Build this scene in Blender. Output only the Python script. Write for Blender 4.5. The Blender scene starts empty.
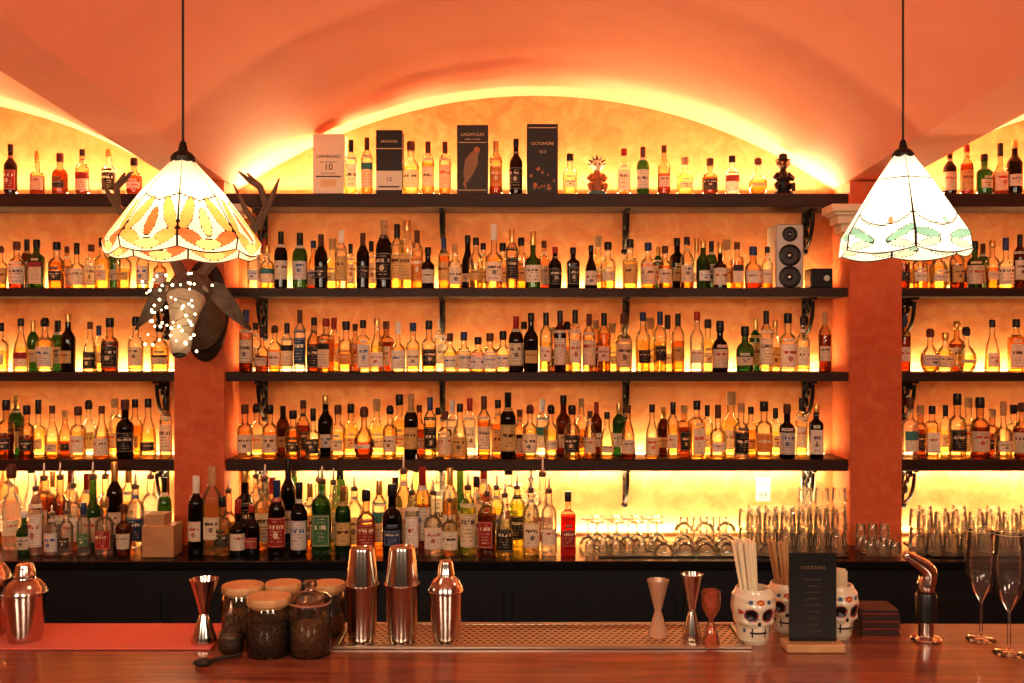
import bpy, math, random
from mathutils import Vector, Matrix
R = random.Random(7)
sc = bpy.context.scene
F = 995.5; CZ = 1.92
def wx(px, d): return (px-512)*d/F
def wz(py, d): return CZ-(py-341.5)*d/F
BAR = 1.10

# ---------------------------------------------------------------- nodes
class NT:
    def __init__(s, name):
        s.mat = bpy.data.materials.new(name); s.mat.use_nodes = True
        s.t = s.mat.node_tree; s.t.nodes.clear()
        s.out = s.t.nodes.new('ShaderNodeOutputMaterial')
    def n(s, typ, **kw):
        nd = s.t.nodes.new(typ)
        for k, v in kw.items():
            if k.startswith('_'): setattr(nd, k[1:], v)
            else:
                key = int(k[1:]) if k[0] == 'i' and k[1:].isdigit() else k.replace('__', ' ')
                s.set(nd.inputs[key], v)
        return nd
    def set(s, inp, v):
        if isinstance(v, bpy.types.NodeSocket): s.t.links.new(v, inp)
        elif isinstance(v, (tuple, list)):
            v = tuple(v)
            if inp.type == 'RGBA' and len(v) == 3: v = v+(1,)
            inp.default_value = v
        else: inp.default_value = v
    def m(s, op, a, b=0.0, c=0.0, clamp=False):
        nd = s.n('ShaderNodeMath', _operation=op, _use_clamp=clamp, i0=a, i1=b)
        if op in ('MULTIPLY_ADD', 'COMPARE'): s.set(nd.inputs[2], c)
        return nd.outputs[0]
    def mix(s, f, a, b):
        nd = s.t.nodes.new('ShaderNodeMix'); nd.data_type = 'RGBA'
        s.set(nd.inputs['Factor'], f); s.set(nd.inputs[6], a); s.set(nd.inputs[7], b)
        return nd.outputs[2]
    def fin(s, sock):
        s.t.links.new(sock, s.out.inputs['Surface']); return s.mat
    def pb(s, **kw): return s.n('ShaderNodeBsdfPrincipled', **kw)

def simple(name, col, rough=.5, metal=0., emi=0., ecol=None, var=0.08, vs=12., bump=0., spec=.5, coat=0.):
    t = NT(name)
    co = t.n('ShaderNodeTexCoord').outputs['Object']
    nz = t.n('ShaderNodeTexNoise', Vector=co, Scale=vs, Detail=4.).outputs[0]
    c = t.mix(nz, tuple(x*(1-var) for x in col), tuple(min(1, x*(1+var)) for x in col))
    p = t.pb(Base__Color=c, Roughness=rough, Metallic=metal)
    p.inputs['Specular IOR Level'].default_value = spec
    p.inputs['Coat Weight'].default_value = coat
    if emi > 0:
        t.set(p.inputs['Emission Color'], ecol or col); p.inputs['Emission Strength'].default_value = emi
    if bump > 0:
        b = t.n('ShaderNodeBump', Strength=bump, Distance=.01, Height=nz); t.set(p.inputs['Normal'], b.outputs[0])
    return t.fin(p.outputs[0])

def glass(name, tint, body=None, bf=.15, edge=.38, refl=.85):
    """thin-walled tinted glass: see-through, Fresnel reflection, darker at grazing angles"""
    t = NT(name)
    lw = t.n('ShaderNodeLayerWeight', Blend=.35).outputs['Facing']
    dark = tuple(c*edge for c in tint)
    lw2 = t.m('POWER', lw, 2.0)
    col = t.mix(lw2, tint, dark)
    tr = t.n('ShaderNodeBsdfTransparent', Color=col).outputs[0]
    body = body or tint
    tl = t.n('ShaderNodeBsdfTranslucent', Color=body).outputs[0]
    df = t.n('ShaderNodeBsdfDiffuse', Color=body).outputs[0]
    td = t.n('ShaderNodeMixShader', i0=.5, i1=tl, i2=df).outputs[0]
    a = t.n('ShaderNodeMixShader', i0=bf, i1=tr, i2=td).outputs[0]
    gl = t.n('ShaderNodeBsdfGlossy', Color=(1, 1, 1), Roughness=.06).outputs[0]
    fr = t.n('ShaderNodeFresnel', IOR=1.45).outputs[0]
    return t.fin(t.n('ShaderNodeMixShader', i0=t.m('MULTIPLY', fr, refl), i1=a, i2=gl).outputs[0])

def label_mat(name, base, ink, accent, rows=9, head=True, frame=True, band=False):
    t = NT(name)
    uv = t.n('ShaderNodeUVMap').outputs[0]
    sp = t.n('ShaderNodeSeparateXYZ', Vector=uv); u, v = sp.outputs[0], sp.outputs[1]
    rnd = t.n('ShaderNodeObjectInfo').outputs['Random']
    base = t.mix(t.m('MULTIPLY', rnd, .45), base, tuple(x*k for x, k in zip(base, (.85, .70, .48))))
    row = t.m('MULTIPLY', v, float(rows))
    fr = t.m('FRACT', row); fl = t.m('FLOOR', row)
    vec = t.n('ShaderNodeCombineXYZ', X=u, Y=t.m('MULTIPLY', fl, 3.7), Z=t.m('MULTIPLY', rnd, 50.)).outputs[0]
    nz = t.n('ShaderNodeTexNoise', Vector=vec, Scale=18., Detail=1.).outputs[0]
    txt = t.m('MULTIPLY', t.m('GREATER_THAN', fr, .60), t.m('GREATER_THAN', nz, .50))
    du = t.m('ABSOLUTE', t.m('SUBTRACT', u, .5)); dv = t.m('ABSOLUTE', t.m('SUBTRACT', v, .5))
    marg = t.m('MULTIPLY', t.m('LESS_THAN', du, t.m('MULTIPLY_ADD', rnd, .12, .20)), t.m('LESS_THAN', dv, .38))
    c = t.mix(t.m('MULTIPLY', t.m('MULTIPLY', txt, marg), .6), base, ink)
    if band:
        c = t.mix(t.m('GREATER_THAN', v, t.m('MULTIPLY_ADD', rnd, .25, .55)), c, accent)
    elif head:
        hc = t.m('MULTIPLY_ADD', rnd, .22, .56)
        hb = t.m('LESS_THAN', t.m('ABSOLUTE', t.m('SUBTRACT', v, hc)), .065)
        vec2 = t.n('ShaderNodeCombineXYZ', X=u, Y=t.m('MULTIPLY', v, .3), Z=t.m('MULTIPLY', rnd, 31.)).outputs[0]
        n2 = t.n('ShaderNodeTexNoise', Vector=vec2, Scale=15., Detail=0.).outputs[0]
        hz = t.m('LESS_THAN', t.m('ABSOLUTE', t.m('SUBTRACT', v, hc)), .10)
        c = t.mix(t.m('MULTIPLY', hz, t.m('LESS_THAN', du, .42)), c, base)
        c = t.mix(t.m('MULTIPLY', t.m('MULTIPLY', hb, t.m('GREATER_THAN', n2, .46)), t.m('LESS_THAN', du, .36)), c, accent)
        ev = t.m('SUBTRACT', v, t.m('SUBTRACT', hc, .27)); r2 = t.m('SQRT', t.m('ADD', t.m('MULTIPLY', du, du), t.m('MULTIPLY', ev, ev)))
        em = t.m('MULTIPLY', t.m('LESS_THAN', r2, .11), t.m('GREATER_THAN', t.m('FRACT', t.m('MULTIPLY', rnd, 7.)), .55))
        c = t.mix(t.m('MULTIPLY', em, .8), c, accent)
    if frame:
        fr1 = t.m('MULTIPLY', t.m('GREATER_THAN', t.m('MAXIMUM', du, dv), .445), t.m('LESS_THAN', t.m('MAXIMUM', du, dv), .462))
        c = t.mix(t.m('MULTIPLY', fr1, .7), c, accent)
    p = t.pb(Base__Color=c, Roughness=.55)
    tl = t.n('ShaderNodeBsdfTranslucent', Color=c).outputs[0]
    return t.fin(t.n('ShaderNodeMixShader', i0=.14, i1=p.outputs[0], i2=tl).outputs[0])

# ---------------------------------------------------------------- mesh builder
class MB:
    def __init__(s): s.v = []; s.f = []; s.m = []; s.uv = []
    def add(s, vs, fs, mat=0, uvs=None):
        o = len(s.v); s.v += [tuple(x) for x in vs]
        for i, f in enumerate(fs):
            s.f.append([o+k for k in f]); s.m.append(mat[i] if isinstance(mat, list) else mat)
            s.uv.append(uvs[i] if uvs else None)
    def box(s, c, d, mat=0, rz=0., bev=0.):
        x, y, z = d[0]/2, d[1]/2, d[2]/2
        M = Matrix.Translation(c) @ Matrix.Rotation(rz, 4, 'Z')
        if bev <= 0:
            vs = [M @ Vector((a*x, b*y, e*z)) for e in (-1, 1) for b in (-1, 1) for a in (-1, 1)]
            s.add(vs, [(0, 2, 3, 1), (4, 5, 7, 6), (0, 1, 5, 4), (2, 6, 7, 3), (1, 3, 7, 5), (0, 4, 6, 2)], mat)
        else:
            b = bev
            def ring(ix, z_): return [M @ Vector(p) for p in ((-x+ix, -y+ix+b, z_), (-x+ix+b, -y+ix, z_), (x-ix-b, -y+ix, z_), (x-ix, -y+ix+b, z_), (x-ix, y-ix-b, z_), (x-ix-b, y-ix, z_), (-x+ix+b, y-ix, z_), (-x+ix, y-ix-b, z_))]
            s.loft([ring(b, -z), ring(0, -z+b), ring(0, z-b), ring(b, z)], mat)
    def loft(s, rings, mat=0, caps=True):
        n = len(rings[0]); vs = [p for r in rings for p in r]; fs = []; ms = []
        for i in range(len(rings)-1):
            for j in range(n):
                k = (j+1) % n
                fs.append((i*n+j, i*n+k, (i+1)*n+k, (i+1)*n+j)); ms.append(mat[i] if isinstance(mat, list) else mat)
        if caps:
            fs.append(tuple(range(n))[::-1]); ms.append(mat[0] if isinstance(mat, list) else mat)
            b = (len(rings)-1)*n; fs.append(tuple(b+j for j in range(n))); ms.append(mat[-1] if isinstance(mat, list) else mat)
        s.add(vs, fs, ms)
    def rev(s, prof, n=16, mat=0, c=(0, 0, 0), sq=None, M=None, caps=True):
        rings = []
        for r, z in prof:
            ring = []
            for j in range(n):
                a = 2*math.pi*(j+.5)/n; k = cross(a, sq)
                p = Vector((c[0]+r*k*math.cos(a), c[1]+r*k*math.sin(a), c[2]+z))
                ring.append(M @ p if M else p)
            rings.append(ring)
        s.loft(rings, mat, caps)
    def sph(s, c, r, mat=0, n=12, k=8, sc3=(1, 1, 1), M=None):
        prof = [(max(1e-4, math.sin(math.pi*i/k)), -math.cos(math.pi*i/k)) for i in range(k+1)]
        rings = []
        for rr, z in prof:
            ring = []
            for j in range(n):
                a = 2*math.pi*j/n
                p = Vector((rr*math.cos(a)*r*sc3[0], rr*math.sin(a)*r*sc3[1], z*r*sc3[2]))
                if M: p = M @ p
                ring.append(p+Vector(c))
            rings.append(ring)
        s.loft(rings, mat)
    def tube(s, pts, rad, mat=0, n=8):
        pts = [Vector(p) for p in pts]; rings = []; a = None
        for i, p in enumerate(pts):
            d = (pts[min(i+1, len(pts)-1)]-pts[max(i-1, 0)]).normalized()
            if a is None:
                a = d.cross(Vector((0, 0, 1)))
                if a.length < .05: a = d.cross(Vector((0, 1, 0)))
            a = (a-d*a.dot(d)).normalized(); b = d.cross(a).normalized()
            r = rad[i] if isinstance(rad, (list, tuple)) else rad
            rings.append([p+a*r*math.cos(2*math.pi*j/n)+b*r*math.sin(2*math.pi*j/n) for j in range(n)])
        s.loft(rings, mat)
    def mesh(s, name, mats, smooth=True, ang=38):
        me = bpy.data.meshes.new(name); me.from_pydata(s.v, [], s.f)
        for m in mats: me.materials.append(m)
        me.polygons.foreach_set('material_index', s.m)
        if any(u is not None for u in s.uv):
            ul = me.uv_layers.new(name='UVMap'); k = 0
            for f, u in zip(s.f, s.uv):
                for i in range(len(f)):
                    ul.data[k].uv = u[i] if u else (.5, .02); k += 1
        if smooth:
            me.polygons.foreach_set('use_smooth', [True]*len(s.f))
            me.set_sharp_from_angle(angle=math.radians(ang))
        me.update(); return me
    def obj(s, name, mats, parent=None, loc=(0, 0, 0), rz=0., smooth=True, ang=38):
        return put(name, s.mesh(name, mats, smooth, ang), parent, loc, rz)
def put(name, me, parent=None, loc=(0, 0, 0), rz=0., scl=None):
    o = bpy.data.objects.new(name, me); sc.collection.objects.link(o)
    o.location = loc; o.rotation_euler = (0, 0, rz)
    if scl: o.scale = scl
    if parent: o.parent = parent
    return o
def empty(name, loc=(0, 0, 0)):
    o = bpy.data.objects.new(name, None); sc.collection.objects.link(o); o.location = loc; o.empty_display_size = .05
    return o
def cross(a, sq):
    if not sq: return 1.
    return (abs(math.cos(a))**sq+abs(math.sin(a))**sq)**(-1./sq)
def text(name, body, size, mat, parent, loc, align='CENTER', ext=.0004):
    cu = bpy.data.curves.new(name, 'FONT'); cu.body = body; cu.size = size; cu.align_x = align; cu.extrude = ext
    cu.materials.append(mat); o = bpy.data.objects.new(name, cu); sc.collection.objects.link(o)
    o.location = loc; o.rotation_euler = (math.pi/2, 0, 0); o.parent = parent
    return o

# ---------------------------------------------------------------- materials
def plaster(name, c1, c2, c3, bump=.25, sc1=1.6):
    t = NT(name); co = t.n('ShaderNodeTexCoord').outputs['Object']
    n1 = t.n('ShaderNodeTexNoise', Vector=co, Scale=sc1, Detail=8., Roughness=.65).outputs[0]
    n2 = t.n('ShaderNodeTexNoise', Vector=co, Scale=sc1*6, Detail=6., Roughness=.6, Distortion=1.2).outputs[0]
    f1 = t.n('ShaderNodeMapRange', i0=n1, i1=.35, i2=.65).outputs[0]
    f2 = t.n('ShaderNodeMapRange', i0=n2, i1=.42, i2=.75).outputs[0]
    c = t.mix(t.m('MULTIPLY', f2, .6), t.mix(f1, c1, c2), c3)
    b = t.n('ShaderNodeBump', Strength=bump, Distance=.01, Height=n2)
    p = t.pb(Base__Color=c, Roughness=.7); t.set(p.inputs['Normal'], b.outputs[0])
    return t.fin(p.outputs[0])
m_wall = plaster('orange_plaster', (.60, .19, .06), (.74, .30, .115), (.86, .46, .21))
m_pier = plaster('red_orange_plaster', (.56, .12, .045), (.68, .17, .06), (.76, .27, .12))
m_ceil = plaster('pink_plaster', (.68, .235, .15), (.71, .255, .165), (.74, .275, .18), bump=.05, sc1=.8)
def wood(name, c1, c2, rough=.3, scale=(1., 14., 14.), coat=.0, s=2.2):
    t = NT(name); co = t.n('ShaderNodeTexCoord').outputs['Object']
    mp = t.n('ShaderNodeMapping', Vector=co); mp.inputs['Scale'].default_value = scale
    n1 = t.n('ShaderNodeTexNoise', Vector=mp.outputs[0], Scale=s, Detail=7., Roughness=.6, Distortion=.6).outputs[0]
    f = t.n('ShaderNodeMapRange', i0=n1, i1=.35, i2=.68).outputs[0]
    p = t.pb(Base__Color=t.mix(f, c1, c2), Roughness=rough); p.inputs['Coat Weight'].default_value = coat
    p.inputs['Coat Roughness'].default_value = .12
    return t.fin(p.outputs[0])
m_bar = wood('bar_wood', (.16, .04, .022), (.38, .125, .065), .28, coat=.7)
m_shelf = wood('dark_shelf_wood', (.020, .006, .004), (.044, .014, .008), .55)
m_tan = wood('light_wood', (.45, .24, .11), (.60, .36, .18), .5, (3., 20., 3.))
m_counter = simple('black_counter_stone', (.010, .010, .013), .25, var=.3)
m_counterf = simple('near_black_panel', (.010, .012, .018), .5, var=.25)
m_floor = wood('floor_wood', (.10, .04, .02), (.17, .07, .035), .5)
m_iron = simple('black_iron', (.010, .008, .008), .45, .3)
m_cream = simple('cream_moulding', (.82, .68, .48), .5, var=.05)
m_steel = simple('brushed_steel', (.58, .52, .47), .17, 1., var=.06, vs=40)
m_steel2 = simple('satin_steel', (.55, .49, .42), .32, 1., var=.05, vs=60)
m_black = simple('black_plastic', (.012, .012, .013), .35)
m_white = simple('white_plastic', (.80, .76, .68), .4, var=.03)
m_grey = simple('silver_grey_lacquer', (.48, .44, .40), .35, .2, var=.03)
m_mat = simple('salmon_rubber_mat', (.58, .13, .09), .65, var=.06)
m_cork = simple('cork', (.52, .32, .16), .7, var=.25, vs=60)
m_gold = simple('gold_foil', (.75, .50, .18), .3, .8)
m_lead = simple('lead_came', (.03, .022, .018), .45, .6)
LED = (1., .72, .34)
m_led = simple('led_strip', (1, .8, .5), .5, emi=6., ecol=(1, .76, .42))

G = {
 'a': (glass('glass_clear_a', (.96, .93, .86), (.9, .7, .4), .07), glass('whisky_amber', (.80, .50, .17), (.80, .44, .12), .14)),
 'p': (glass('glass_clear_p', (.97, .95, .89), (.9, .75, .5), .07), glass('whisky_pale', (.95, .80, .42), (.95, .72, .30), .14)),
 'd': (glass('glass_clear_d', (.86, .74, .58), (.7, .42, .25), .07), glass('whisky_dark', (.40, .16, .05), (.35, .12, .04), .16)),
 'c': (glass('glass_clear_c', (.97, .96, .92), (.95, .9, .8), .08), glass('clear_spirit', (.94, .93, .88), (.95, .92, .84), .12)),
 'n': (glass('glass_green', (.20, .38, .14), (.06, .17, .05), .25), glass('glass_green_full', (.10, .24, .08), (.04, .13, .04), .3)),
 'k': (glass('glass_dark', (.10, .055, .03), (.02, .015, .012), .5), glass('glass_dark_full', (.04, .02, .015), (.015, .012, .010), .6)),
 'o': (glass('glass_brown', (.36, .15, .05), (.12, .05, .02), .3), glass('glass_brown_full', (.18, .06, .02), (.07, .03, .012), .35)),
 'r': (glass('glass_clear_r', (.95, .8, .7), (.8, .3, .2), .08), glass('red_liqueur', (.42, .05, .02), (.34, .035, .02), .25)),
 'y': (glass('glass_clear_y', (.95, .93, .7), (.8, .8, .3), .08), glass('yellow_liqueur', (.80, .78, .22), (.7, .75, .15), .22)),
}
cr = (.84, .76, .60)
L = {
 'w': label_mat('label_cream', (.88, .82, .68), (.10, .07, .05), (.12, .08, .06)),
 'v': label_mat('label_white_tall', (.92, .88, .80), (.15, .13, .12), (.45, .08, .05), rows=14),
 'c': label_mat('label_cream_red', cr, (.20, .10, .06), (.55, .06, .03)),
 'k': label_mat('label_black', (.015, .013, .012), (.65, .55, .38), (.80, .70, .50)),
 'b': label_mat('label_blue', (.82, .82, .78), (.05, .10, .25), (.03, .12, .40)),
 'u': label_mat('label_navy', (.03, .08, .22), (.8, .8, .75), (.85, .8, .6)),
 'o': label_mat('label_orange', (.80, .35, .08), (.15, .05, .02), (.9, .85, .7)),
 'g': label_mat('label_gold', (.72, .52, .22), (.12, .06, .02), (.10, .03, .02)),
 'n': label_mat('label_green', (.08, .22, .10), (.85, .8, .6), (.9, .85, .6)),
 'r': label_mat('label_red', (.40, .04, .03), (.9, .8, .6), (.95, .85, .6)),
 't': label_mat('label_brown', (.16, .07, .035), (.75, .6, .4), (.8, .6, .3)),
 'e': label_mat('label_band_black', (.88, .80, .64), (.15, .1, .08), (.03, .02, .02), band=True),
 'm': label_mat('label_band_maroon', (.86, .76, .58), (.15, .1, .08), (.30, .03, .03), band=True),
 'j': label_mat('label_plain_white', (.93, .88, .78), (.25, .2, .15), (.12, .10, .08), rows=5, frame=False),
 'h': label_mat('label_band_teal', (.85, .80, .66), (.10, .12, .12), (.05, .22, .24), band=True),
}
C = {'k': m_black, 'r': simple('cap_red', (.36, .03, .02), .4), 'g': m_gold, 'c': m_cork, 'w': m_white,
     'b': simple('cap_navy', (.02, .05, .16), .4), 't': simple('cap_brown', (.12, .04, .02), .5), 's': m_steel2}

# ---------------------------------------------------------------- bottles (unit height .30 m)
BT = {
 's': ([(.030, 0), (.036, .004), (.037, .012), (.037, .165), (.035, .180), (.027, .196), (.017, .210), (.0140, .225), (.0138, .258)], [(.0155, .256), (.0158, .258), (.0158, .294), (.014, .300)], (.035, .135), None),
 't': ([(.026, 0), (.032, .004), (.033, .012), (.033, .185), (.030, .205), (.020, .222), (.014, .232), (.0125, .245), (.0125, .268)], [(.0140, .235), (.0142, .238), (.0142, .296), (.013, .300)], (.045, .155), None),
 'g': ([(.036, 0), (.041, .004), (.042, .014), (.043, .140), (.042, .165), (.034, .184), (.019, .196), (.0165, .205), (.0175, .225), (.0165, .250)], [(.0195, .248), (.0205, .252), (.0205, .290), (.018, .300)], (.035, .135), None),
 'q': ([(.034, 0), (.037, .004), (.038, .012), (.038, .185), (.035, .197), (.020, .210), (.0145, .218), (.0145, .255)], [(.0175, .253), (.018, .256), (.018, .296), (.016, .300)], (.035, .150), 6),
 'r': ([(.030, 0), (.044, .012), (.056, .045), (.060, .080), (.056, .115), (.042, .148), (.024, .170), (.017, .190), (.016, .240)], [(.019, .238), (.024, .244), (.024, .285), (.014, .300)], (.050, .110), None),
 'f': ([(.042, 0), (.047, .005), (.048, .015), (.050, .120), (.048, .150), (.038, .175), (.021, .192), (.018, .205), (.018, .238)], [(.022, .236), (.023, .240), (.023, .290), (.020, .300)], (.035, .125), None),
 'b': ([(.032, 0), (.037, .005), (.037, .170), (.034, .195), (.022, .218), (.0150, .235), (.0140, .262), (.0155, .266), (.0155, .275)], [(.0150, .225), (.0158, .226), (.0158, .298), (.014, .300)], (.045, .145), None),
 'z': ([(.034, 0), (.040, .004), (.041, .012), (.036, .120), (.030, .160), (.020, .190), (.0145, .215), (.0140, .258)], [(.0158, .256), (.016, .258), (.016, .294), (.014, .300)], (.03, .11), None),
 'l': ([(.036, 0), (.041, .004), (.041, .012), (.041, .135), (.036, .150), (.018, .165), (.0135, .18), (.0135, .258)], [(.0150, .225), (.0154, .227), (.0154, .296), (.014, .300)], (.03, .12), None),
 'h': ([(.030, 0), (.034, .004), (.035, .02), (.042, .13), (.043, .155), (.036, .178), (.018, .195), (.0145, .205), (.0145, .255)], [(.018, .250), (.021, .254), (.021, .285), (.012, .300)], (.04, .13), None),
}
_bc = {}
def bottle(kind, col, lab, cap):
    var = R.randrange(3)
    key = kind+col+lab+cap+str(var)
    if key in _bc: return _bc[key]
    prof, cp, (l0, l1), sq = BT[kind]; mb = MB(); n = 20 if sq else 16
    fill = l1+.03 if kind not in 'rzl' else .13
    fill += R.uniform(-.045, .02)
    if var == 1: l1 -= .025; l0 += .01
    if var == 2: l1 += .01; l0 -= .01
    ms = []; pr = []
    for i, p in enumerate(prof):
        if i and prof[i-1][1] < fill <= p[1]:
            q = prof[i-1]; k = (fill-q[1])/(p[1]-q[1]); pr.append((q[0]+(p[0]-q[0])*k, fill))
        pr.append(p)
    for i in range(len(pr)-1): ms.append(1 if pr[i+1][1] <= fill+1e-6 else 0)
    mb.rev(pr, n, ms, sq=sq)
    if cap == 's': mb.rev([(.0150, .255), (.0165, .258), (.0165, .272), (.007, .276), (.0055, .290), (.0040, .318), (.0030, .320)], 10, 2)   # free-pour spout
    else: mb.rev(cp, 12, 2)
    def rad(z):
        for i in range(len(prof)-1):
            if prof[i][1] <= z <= prof[i+1][1]:
                k = (z-prof[i][1])/max(1e-6, prof[i+1][1]-prof[i][1]); return prof[i][0]+(prof[i+1][0]-prof[i][0])*k
        return prof[-1][0]
    def patch(z0, z1, half, mat, nz=4):
        na = 12; vs = []; fs = []; us = []
        for iz in range(nz+1):
            z = z0+(z1-z0)*iz/nz
            for ia in range(na+1):
                a = -math.pi/2+half*(2*ia/na-1); r = (rad(z)+.0008)*cross(a, sq)
                vs.append((r*math.cos(a), r*math.sin(a), z))
        for iz in range(nz):
            for ia in range(na):
                q = iz*(na+1)+ia; fs.append((q, q+1, q+na+2, q+na+1))
                us.append([(ia/na, iz/nz), ((ia+1)/na, iz/nz), ((ia+1)/na, (iz+1)/nz), (ia/na, (iz+1)/nz)])
        mb.add(vs, fs, mat, us)
    if lab != '-':
        h = (1.15, .95, 1.35)[var] if not sq else .74
        patch(l0, l1, h, 3)
        if kind in 'stb' and var != 1: patch(.215 if kind != 't' else .19, .232 if kind != 't' else .205, 1.5, 3, 2)
        if kind in 'gfq' and var != 0: patch(l1+.008, l1+.025, h*.6, 3, 2)
    me = mb.mesh('bottle_'+key, [G[col][0], G[col][1], C[cap], L.get(lab, L['w'])])
    _bc[key] = me; return me
def place_row(items, base_z, d, jit=.004, parent=None, rotj=.25):
    par = parent or empty('liquor_bottle_row', (0, d, base_z))
    for it in items:
        x, h, code = it; X = wx(x, d); H = h*d/F
        kind, col, lab, cap = code
        if lab == 'w' and R.random() < .45: lab = R.choice('cjjvemhgbk')
        if kind in 'sg' and R.random() < .35: kind = R.choice('zlqh')
        if cap == 'k' and R.random() < .3: cap = R.choice('tgtcb')
        if col == 'a' and R.random() < .45: col = R.choice('ddpocn')
        s = H/.30; w = (.45+.55*s)*R.uniform(.92, 1.07)
        put('bottle', bottle(kind, col, lab, cap), par, (X, R.uniform(-jit, jit), .0005), R.uniform(-rotj, rotj), (w, w, s*R.uniform(.96, 1.04)))
    return par
def parse(s):
    out = []
    for tok in s.split():
        a, b, c = tok.split(','); out.append((float(a), float(b), c))
    return out

# ---------------------------------------------------------------- room shell
WY = 5.25; PL = (-1.69, -1.44); PR = (1.69, 1.95)
XL, XR, YB = -4.81, 5.08, -4.0
ZS = 2.715; RISE = .50
def arch(x, a, b):
    h = (b-a)/2; c = (a+b)/2; Rr = (h*h+RISE*RISE)/(2*RISE)
    return ZS+math.sqrt(max(0, Rr*Rr-(x-c)**2))-(Rr-RISE)
def prof(x):
    if x < PL[0]: return arch(x, XL, PL[0])
    if x <= PL[1]: return ZS
    if x < PR[0]: return arch(x, PL[1], PR[0])
    if x <= PR[1]: return ZS
    return arch(x, PR[1], XR)
def ceil_z(x, y): return prof(x)+.05*(WY-y)
mb = MB(); xs = []
for a, b, n in ((XL, PL[0], 40), (PL[0], PL[1], 1), (PL[1], PR[0], 48), (PR[0], PR[1], 1), (PR[1], XR, 40)):
    xs += [a+(b-a)*i/n for i in range(n)]
xs.append(XR); ys = [WY, WY-.15, 4, 2, 0, -2, YB]
vs = [(x, y, ceil_z(x, y)) for y in ys for x in xs]; N = len(xs)
mb.add(vs, [(j*N+i, j*N+i+1, (j+1)*N+i+1, (j+1)*N+i) for j in range(len(ys)-1) for i in range(N-1)])
mb.obj('ceiling', [m_ceil], ang=25)
mb = MB(); vs = [(x, WY, z) for x in xs for z in (0., prof(x))]
mb.add(vs, [(2*i, 2*i+2, 2*i+3, 2*i+1) for i in range(N-1)]); mb.obj('wall_back', [m_wall], smooth=False)
mb = MB(); mb.box(((XL+XR)/2, (WY+YB)/2, -.05), (XR-XL, WY-YB, .1)); mb.obj('floor', [m_floor], smooth=False)
mb = MB(); mb.box((XL-.05, (WY+YB)/2, 1.6), (.1, WY-YB, 3.2)); mb.obj('wall_left', [m_wall], smooth=False)
mb = MB(); mb.box((XR+.05, (WY+YB)/2, 1.6), (.1, WY-YB, 3.2)); mb.obj('wall_right', [m_wall], smooth=False)
CT = .90; CY = 4.62
for nm, (a, b) in (('pillar', PL), ('pillar', PR)):
    c = (a+b)/2; w = b-a; mb = MB()
    mb.box((c, (4.98+WY)/2, (CT+ZS)/2+.003), (w, WY-4.98, ZS-CT+.006), 0)
    o = mb.obj('pillar', [m_pier], smooth=False)
    mb = MB()
    for z0, z1, e in ((2.375, 2.40, .03), (2.40, 2.415, .015), (2.415, 2.46, .04), (2.46, 2.50, .065), (2.50, 2.54, .09), (2.54, 2.555, .11), (2.555, 2.592, .13)):
        mb.box((c, 4.98-e/2+.02, (z0+z1)/2), (w+2*e, .04+e, z1-z0), 0, bev=.004)
    mb.obj('capital', [m_cream], o, smooth=False)

# shelves -----------------------------------------------------------
SH = [(2.664, .068), (2.19, .045), (1.765, .045), (1.327, .058)]
bays = [(XL, PL[0], 'l'), (PL[1], PR[0], 'c'), (PR[1], XR, 'r')]
def bracket(x, ztop, par):
    mb = MB(); y0 = WY-.008
    mb.box((0, y0-.004, -.10), (.018, .012, .2)); mb.box((0, y0-.10, -.007), (.018, .2, .012))
    pts = [(0, y0-.012-.15*math.sin(t)*1.0, -.19+.17*(1-math.cos(t))) for t in [i*math.pi/2/8 for i in range(9)]]
    mb.tube(pts, .010)
    for cy, cz, r in ((.05, -.055, .03), (.035, -.12, .018), (.10, -.03, .015)):
        mb.tube([(0, y0-cy+r*math.cos(t), cz+r*math.sin(t)) for t in [i*math.pi/6 for i in range(11)]], .011, n=6)
    mb.sph((0, y0-.02, -.205), .018, n=8, k=6)
    mb.obj('bracket', [m_iron], par, (x, 0, ztop))
for z, th in SH:
    for a, b, k in bays:
        par = empty('wall_shelf', ((a+b)/2, WY-.125, z)); ox, oy, oz = par.location
        mb = MB(); mb.box((0, 0, -th/2), (b-a-.004, .248, th), bev=.003)
        mb.obj('board', [m_shelf], par, smooth=False)
        if k == 'c': bx = [wx(p, 5.2) for p in (264, 443, 625, 806)]
        elif k == 'l': bx = [wx(165, 5.2), wx(165, 5.2)-1.0, wx(165, 5.2)-2.0]
        else: bx = [wx(905, 5.2), wx(905, 5.2)+1.0, wx(905, 5.2)+2.0]
        for x in bx:
            bracket(x-ox, -th, par)
            par.children[-1].location.y = -oy
        mb = MB(); mb.box((0, .112, .005), (b-a-.1, .014, .009)); mb.obj('led_strip', [m_led], par, smooth=False)
def area(name, loc, sx, sy, power, col, rot):
    l = bpy.data.lights.new(name, 'AREA'); l.shape = 'RECTANGLE'; l.size = sx; l.size_y = sy; l.energy = power; l.color = col
    o = bpy.data.objects.new(name, l); sc.collection.objects.link(o); o.location = loc; o.rotation_euler = rot; return o
PW = [44, 15, 15, 16]
for i, ((z, th), pw) in enumerate(zip(SH, PW)):
    for a, b, k in bays:
        if i == 0: area('shelf_light', ((a+b)/2, WY-.07, z+.016), b-a-.10, .05, pw, (1, .68, .33), (math.pi+.45, 0, 0))
        else: area('shelf_light', ((a+b)/2, WY-.03, z+.012), b-a-.12, .016, pw, LED, (math.pi-.12, 0, 0))
for a, b, k in bays:
    area('shelf_light', ((a+b)/2, WY-.035, 1.327-.062), b-a-.12, .016, 28, (1, .74, .38), (-.2, 0, 0))
    area('shelf_light', ((a+b)/2, WY-.03, CT+.012), b-a-.12, .016, 22, (1, .74, .38), (math.pi-.12, 0, 0))

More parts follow.
